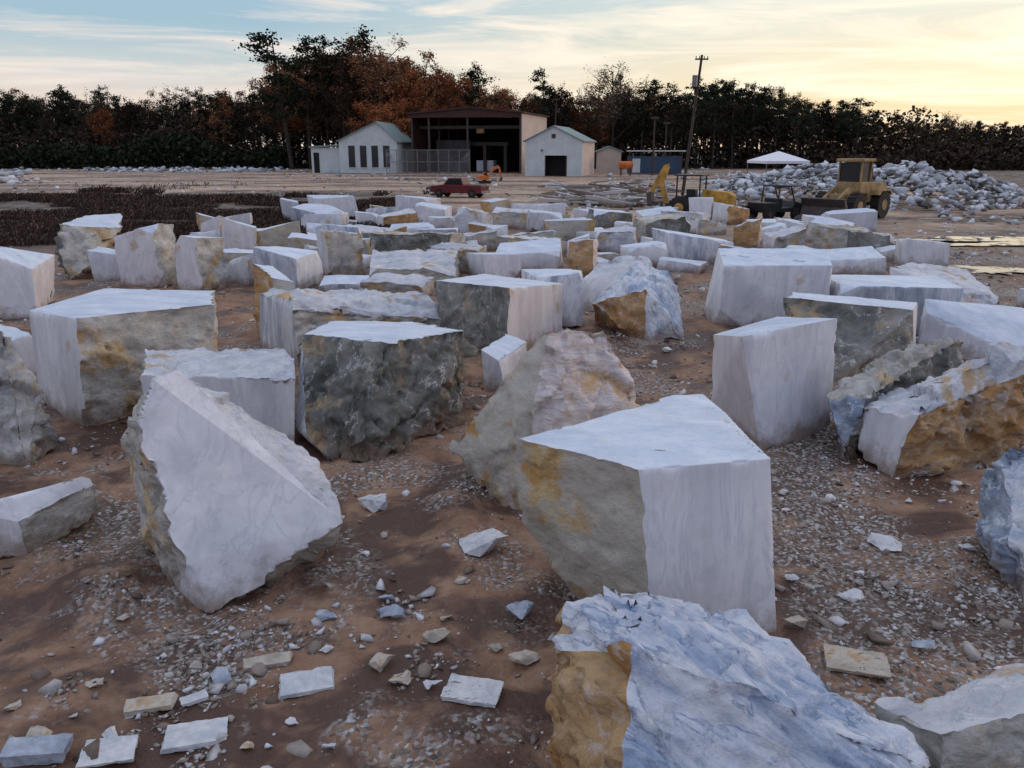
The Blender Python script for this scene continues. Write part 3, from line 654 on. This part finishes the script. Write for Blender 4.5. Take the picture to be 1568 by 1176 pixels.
def gable(name,u0,u1,Y,D,eave,ridge,wall,roof,yaw=0,door=None,windows=None,side=None,over=.3,ridx=.5):
    x0=gx(u0,Y);x1=gx(u1,Y);Wd=x1-x0; r=empty(name,(x0,Y,0),yaw)
    Wd/=max(.5,math.cos(yaw)); t=.18
    if door:
        a,b,h=door[0]*Wd,door[1]*Wd,door[2]
        box(r,'front_wall_left',(a/2,t/2,eave/2),(a,t,eave),wall); box(r,'front_wall_right',((b+Wd)/2,t/2,eave/2),(Wd-b,t,eave),wall)
        box(r,'front_wall_lintel',((a+b)/2,t/2,(h+eave)/2),(b-a,t,eave-h),wall)
        box(r,'doorway_shade',((a+b)/2,t+1.2,h/2+.01),(b-a+.4,.1,h),dark)  # added black sheet stands in for the shade inside the doorway
        for xx in (a,b): box(r,'door_frame',(xx,-.03,h/2),(.14,.05,h),steel)
    else: box(r,'front_wall',(Wd/2,t/2,eave/2),(Wd,t,eave),wall)
    mx=Wd*ridx
    prism(r,'gable',[(0,eave),(Wd,eave),(mx,ridge)],0,t,wall)
    sm=side or wall
    box(r,'left_wall',(t/2,D/2,eave/2),(t,D-2*t-.01,eave),sm); box(r,'right_wall',(Wd-t/2,D/2,eave/2),(t,D-2*t-.01,eave),sm); box(r,'rear_wall',(Wd/2,D-t/2,eave/2),(Wd,t,eave),wall)
    prism(r,'rear_gable',[(0,eave),(Wd,eave),(mx,ridge)],D-t,D,wall)
    sl=(ridge-eave)/mx; sr=(ridge-eave)/(Wd-mx); o=over
    prism(r,'roof_left',[(-o,eave-o*sl+.02),(mx,ridge+.02),(mx,ridge+.16),(-o,eave-o*sl+.16)],-o,D+o,roof)
    prism(r,'roof_right',[(Wd+o,eave-o*sr+.02),(mx+.003,ridge+.02),(mx+.003,ridge+.16),(Wd+o,eave-o*sr+.16)],-o,D+o,roof)
    for (a,b,z0,z1) in windows or []:
        box(r,'window',((a+b)/2*Wd,-.02,(z0+z1)/2),((b-a)*Wd,.06,z1-z0),glass); box(r,'window_sill',((a+b)/2*Wd,-.06,z0-.06),((b-a)*Wd+.2,.14,.1),wall)
    return r,Wd
r,Wd=gable('white_gable_shed',804,889,122,12,4.9,6.9,white,roofg,rad(-14),door=(.36,.73,2.9),side=beigey)
box(r,'gable_vent',(Wd/2,-.03,5.6),(.6,.06,.6),steel); box(r,'wall_lamp',(Wd*.3,-.1,3.6),(.2,.2,.3),steel)
r,Wd=gable('white_windowed_workshop',521,610,136,14,5.0,7.9,white,roofg,rad(-4),windows=[(.16+.2*i,.27+.2*i,.9,4.3) for i in range(4)],ridx=.66)
r2=empty('lean_to_shed',(gx(478,137),137,0)); w2=gx(527,137)-gx(478,137)
box(r2,'front_wall',(w2/2,.1,2),(w2,.2,4),white); box(r2,'left_wall',(.1,4.2,2),(.2,8,4),white); box(r2,'roof',(w2/2,4,4.25),(w2+.5,8.8,.25),roofg,(0,rad(-3),0)); box(r2,'door',(w2*.16,-.03,1.6),(.9,.06,3.2),dark)
A=SY(798,262,133); yawb=rad(-14.6); Wb=18.6; r=empty('open_steel_shed',(A.x-Wb*math.cos(yawb),A.y-Wb*math.sin(yawb),0),yawb); Db=19;E=9.2;RG=10.0
box(r,'rear_wall',(Wb/2,Db-.1,E/2),(Wb,.2,E),dark); box(r,'right_wall',(Wb-.1,Db/2+.1,E/2),(.2,Db-.5,E),beigey); box(r,'right_inner_shade_sheet',(Wb-.26,Db/2,E/2),(.08,Db-.6,E),dark)  # rear wall and added inner sheet painted near-black as interior shade
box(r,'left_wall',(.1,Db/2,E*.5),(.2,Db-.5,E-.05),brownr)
prism(r,'roof_left',[(-.4,E),(Wb*.55,RG),(Wb*.55,RG+.25),(-.4,E+.25)],-.5,Db+.4,brownr); prism(r,'roof_right',[(Wb*.55+.003,RG),(Wb+.4,E),(Wb+.4,E+.25),(Wb*.55+.003,RG+.25)],-.5,Db+.4,brownr)
prism(r,'front_fascia',[(0,E-.55),(Wb,E-.55),(Wb,E-.02),(Wb*.55,RG-.02),(0,E-.02)],-.2,-.05,brownr)
for i,xx in enumerate((.15,3.1,Wb*.52,Wb-.15)): box(r,'column_%d'%i,(xx,.15,E/2-.3),(.28,.28,E-.6),steel)
for k in range(1,4): box(r,'inner_column_%d'%k,(3.1,k*5,E/2),(.25,.25,E),steel)
box(r,'partition_wall',(5.2,6,2.6),(6,.15,5.2),simple('partition_grey',(.09,.08,.08),.7)); box(r,'crane_beam',(Wb/2,3,7.2),(Wb-.6,.35,.5),steel); box(r,'crane_trolley',(11,3,6.6),(1.2,.8,.7),dyel)
for k in range(3): box(r,'saw_frame_%d'%k,(7+k*3.6,8,2.2),(.5,3,4.4),steel)
box(r,'saw_head',(10.5,8,4.6),(8,1,.6),steel); box(r,'stone_on_saw',(10.5,8,1.0),(3,2,1.8),M['sawn'])
r=empty('wire_fence',(gx(592,128),128,0),rad(-3)); wf=gx(720,128)-gx(592,128)
for i in range(9): cyl(r,'post_%d'%i,(i*wf/8,0,0),(i*wf/8,0,3.7),.06,fencem,n=8)
for z in (.2,1.9,3.65): cyl(r,'rail_%.1f'%z,(0,0,z),(wf,0,z),.045,fencem,n=6)
VV=[];FF=[]
for i in range(int(wf/.22)):
    for sgn in (1,-1):
        x=i*.22; o=len(VV); x2=min(wf,max(0,x+sgn*3.4)); VV+=[(x,0.02*sgn,.2),(x+.035,.02*sgn,.2),(x2+.035,.02*sgn,3.6),(x2,.02*sgn,3.6)]; FF.append((o,o+1,o+2,o+3))
mesh('mesh_wire',VV,FF,fencem,r)
gable('beige_storage_building',914,950,135,8,3.4,4.1,beige,roofg,rad(-5))
r=empty('blue_shipping_container',(gx(962,130),130,0),rad(-6)); box(r,'body',(4,1.2,1.4),(8.2,2.4,2.6),bluep,bevel=.05)
for i in range(16): box(r,'rib_%d'%i,(.3+i*.5,-.03,1.4),(.18,.06,2.3),bluep)
box(r,'door_panel',(1.2,-.08,1.3),(1.2,.04,2.1),white); box(r,'canopy_roof',(4.2,1.2,3.5),(9,3.6,.15),white)
for i in (0,1): cyl(r,'canopy_post_%d'%i,(.1+i*8,-.5,0),(.1+i*8,-.5,3.4),.08,steel,n=8)
r=empty('orange_fuel_tank',(gx(958,124),124,0)); cyl(r,'tank',(-1.0,0,1.5),(1.0,0,1.5),.55,orange)
for i in (-1,1): box(r,'leg_%d'%i,(i*.7,0,.5),(.15,.8,1),steel)
r=empty('white_canopy_tent',(gx(1190,100),100,0),rad(8))
w_=2.7; mesh('canopy',[(-w_,-w_,2.5),(w_,-w_,2.5),(w_,w_,2.5),(-w_,w_,2.5),(0,0,3.6),(-w_,-w_,2.2),(w_,-w_,2.2),(w_,w_,2.2),(-w_,w_,2.2)],[(0,1,4),(1,2,4),(2,3,4),(3,0,4),(5,6,1,0),(6,7,2,1),(7,8,3,2),(8,5,0,3)],whitep,r)
for i in (-1,1):
    for j in (-1,1): cyl(r,'pole',(i*w_*.97,j*w_*.97,0),(i*w_*.97,j*w_*.97,2.4),.05,fencem,n=8)
def pole(u,vt,Y,lean=0,arms=1,tr=False):
    p=SY(u,vt,Y); r=empty('utility_pole',(p.x-lean,Y,0)); h=p.z
    cyl(r,'pole',(0,0,0),(lean,0,h),.15,wood,.1,n=12)
    for k in range(arms):
        z=h-.35-.9*k; box(r,'crossarm_%d'%k,(lean*z/h,-.16,z),(1.1,.1,.12),wood)
        for i in (-.48,-.2,.2,.48): cyl(r,'insulator',(lean*z/h+i,-.16,z+.06),(lean*z/h+i,-.16,z+.24),.04,fencem,n=8)
    if tr: cyl(r,'transformer',(lean*.85-.35,-.1,h-2.5),(lean*.85-.35,-.1,h-1.6),.22,fencem,n=14)
pole(1075,84,72,.95,1,True); pole(1003,178,125,0,1); pole(1021,186,140,0,1); pole(852,150,150,.3,1,False)
# ------------------------------------------------------------------ vehicles
p=S(704,302,302); r=empty('red_pickup_truck',(p.x,p.y,0),rad(158)); r.scale=(.9,.9,.95)
prism(r,'body',[(-2.6,.5),(-2.6,1.05),(-1.0,1.1),(1.4,1.1),(2.6,.98),(2.65,.5),(2.2,.38),(-2.3,.38)],-.9,.9,redp,.05)
prism(r,'cab',[(-.75,1.08),(-.55,1.68),(.75,1.68),(1.35,1.08)],-.8,.8,redp,.05)
prism(r,'side_windows',[(-.6,1.14),(-.45,1.58),(.68,1.58),(1.1,1.14)],-.83,.83,glass)
box(r,'bed_opening',(-1.7,0,1.07),(1.5,1.5,.06),blk); box(r,'front_bumper',(2.68,0,.55),(.12,1.8,.2),chrome); box(r,'rear_bumper',(-2.66,0,.5),(.12,1.8,.2),chrome); box(r,'headlight',(2.62,.6,.85),(.08,.35,.18),chrome)
for x in (-1.65,1.7):
    for y in (-.82,.82): wheel(r,'wheel',x,y,.38,.26,tire,steel)
def loader(u,v,yaw,sc=1.0):
    p=S(u,v,v); r=empty('wheel_loader',(p.x,p.y,0),yaw); r.scale=(sc,sc,sc)
    prism(r,'engine_hood',[(-3.0,1.0),(-3.0,1.8),(-2.6,2.0),(-.6,2.1),(-.6,.9)],-.7,.7,dyel,.06)
    box(r,'front_frame',(1.2,0,1.05),(1.6,.8,.8),dyel,bevel=.05); box(r,'chassis',(-.3,0,.9),(3.6,.9,.4),steel)
    box(r,'cab_base',(-.1,0,1.75),(1.3,1.4,.7),dyel,bevel=.04); box(r,'cab_roof',(-.1,0,3.3),(1.7,1.6,.18),dyel,bevel=.05)
    for x in (-.7,.5):
        for y in (-.66,.66): box(r,'cab_pillar',(x,y,2.66),(.09,.09,1.14),dyel)
    box(r,'cab_glass',(-.1,0,2.63),(1.12,1.24,1.08),glass); box(r,'grille',(-3.03,0,1.45),(.06,1.2,.7),blk); cyl(r,'exhaust',(-1.6,.3,2.0),(-1.6,.3,2.9),.07,steel,n=10)
    for y in (-.45,.45):
        prism(r,'lift_arm',[(.9,1.75),(1.3,1.85),(2.4,1.3),(3.3,.6),(3.2,.35),(2.2,.95)],y-.09,y+.09,dyel,.01); cyl(r,'lift_ram',(.9,y*.7,.9),(2.4,y*.7,1.15),.07,chrome,n=8)
    prism(r,'bucket',[(3.2,.1),(4.1,.12),(3.9,.25),(3.4,.35),(3.25,.8),(3.5,1.25),(3.3,1.3),(3.0,.8)],-1.3,1.3,steel,.02)
    for x in (-1.7,1.4):
        for y in (-.98,.98):
            wheel(r,'wheel',x,y,.76,.5,tire,dyel)
            for k in range(16):
                a=k*math.pi/8; box(r,'tread',(x+.77*math.cos(a),y,.76+.77*math.sin(a)),(.06,.48,.1),tire,(0,-a,0))
    for y in (-.98,.98): prism(r,'fender',[(-2.55,1.35),(-2.3,1.62),(-1.1,1.62),(-.85,1.35),(-.95,1.33),(-1.15,1.55),(-2.25,1.55),(-2.45,1.33)],y-.28,y+.28,dyel)
loader(1300,334,rad(-138),1.0)
def excav(u,v,yaw,mat,sc=1.0,name='excavator'):
    p=S(u,v,v); r=empty(name,(p.x,p.y,0),yaw); r.scale=(sc,sc,sc)
    for y in (-.9,.9):
        prism(r,'track',[(-1.5,.25),(-1.3,.02),(1.3,.02),(1.5,.25),(1.5,.5),(1.3,.7),(-1.3,.7),(-1.5,.5)],y-.25,y+.25,tire,.03)
    cyl(r,'turntable',(0,0,.65),(0,0,.95),.6,steel); prism(r,'house',[(-1.6,.95),(-1.7,1.7),(-1.4,2.0),(.2,2.0),(.9,1.5),(.9,.95)],-1.05,1.05,mat,.05)
    prism(r,'cab',[(-.1,1.6),(-.1,2.8),(.7,2.8),(1.05,2.1),(1.05,1.3)],.3,1.05,mat,.03); prism(r,'cab_glass',[(0,1.9),(0,2.7),(.62,2.7),(.92,2.1),(.92,1.8)],.27,1.08,glass)
    prism(r,'boom',[(.7,1.3),(1.0,1.2),(2.3,3.3),(4.0,3.9),(3.95,4.2),(2.1,3.75)],-.2,.16,mat,.02); prism(r,'stick',[(3.6,4.35),(4.15,4.2),(4.7,1.5),(4.45,1.45)],-.14,.1,mat,.02)
    prism(r,'bucket',[(4.4,1.6),(4.8,1.5),(4.75,.7),(4.2,.5),(3.9,.9),(4.3,1.0)],-.4,.4,steel,.02); cyl(r,'ram',(1.1,-.02,1.5),(2.4,-.02,3.3),.08,chrome,n=8); cyl(r,'stick_ram',(2.4,-.02,3.95),(3.75,-.02,4.45),.07,chrome,n=8)
excav(1142,254,rad(185),yel,1.25); excav(742,281,rad(20),orange,.45,'mini_excavator'); excav(1420,252,rad(30),dyel,.8); excav(1330,252,rad(200),dyel,.8)
p=S(1052,334,334); r=empty('backhoe',(p.x,p.y,0),rad(150)); r.scale=(1.05,1.05,1.05)
prism(r,'engine_hood',[(-2.6,.7),(-2.6,1.3),(-2.3,1.5),(-.9,1.6),(-.9,.7)],-.4,.4,yel,.04); box(r,'chassis',(-.6,0,.65),(3.6,.7,.3),steel)
box(r,'seat',(-.2,0,1.25),(.5,.6,.7),blk,bevel=.05)
for x in (-.8,.5):
    for y in (-.55,.55): box(r,'canopy_post',(x,y,1.65),(.07,.07,1.3),blk)
box(r,'canopy_roof',(-.15,0,2.35),(1.6,1.35,.08),blk,bevel=.02)
for y in (-.75,.75): wheel(r,'rear_wheel',.2,y,.62,.4,tire,yel); wheel(r,'front_wheel',-1.9,y,.42,.28,tire,yel); prism(r,'stabilizer',[(1.2,.9),(1.35,.9),(1.5,.05),(1.2,.05)],y-.06,y+.06,steel)
prism(r,'hoe_boom',[(1.1,.7),(1.35,.7),(1.75,1.9),(1.45,2.85),(1.2,2.8),(1.45,1.9)],-.13,.13,yel,.01); prism(r,'hoe_stick',[(1.2,2.95),(1.5,2.85),(2.3,1.4),(2.1,1.35)],-.1,.1,yel,.01)
prism(r,'hoe_bucket',[(2.1,1.4),(2.4,1.35),(2.3,.7),(1.8,.65),(1.75,.85),(2.1,.95)],-.25,.25,steel); cyl(r,'boom_ram',(1.2,0,1.1),(1.5,0,2.2),.05,chrome,n=8)
for y in (-.45,.45): prism(r,'loader_arm',[(-.9,1.35),(-.9,1.15),(-3.0,.4),(-3.1,.55)],y-.06,y+.06,yel)
prism(r,'front_bucket',[(-3.0,.1),(-3.6,.1),(-3.4,.3),(-3.1,.4),(-3.1,.75),(-3.0,.75)],-.85,.85,steel)
p=S(1184,336,336); r=empty('utility_vehicle',(p.x,p.y,0),rad(25))
prism(r,'body',[(-1.4,.45),(-1.4,1.0),(-.3,1.0),(-.1,.7),(.7,.7),(.9,1.05),(1.5,.9),(1.55,.45)],-.7,.7,blk,.04); box(r,'seat',(-.1,0,.95),(.4,1.1,.55),blk,bevel=.05)
for x,x2 in ((-.4,-.3),(.9,.5)):
    for y in (-.66,.66): cyl(r,'cage_post',(x,y,.9),(x2,y,1.9),.04,blk,n=8)
for y in (-.66,.66): cyl(r,'cage_rail',(-.35,y,1.9),(.5,y,1.9),.04,blk,n=8)
for x in (-.33,.5): cyl(r,'cage_bar',(x,-.66,1.9),(x,.66,1.9),.04,blk,n=8)
for x in (-1,1.05):
    for y in (-.68,.68): wheel(r,'wheel',x,y,.34,.26,tire,steel)
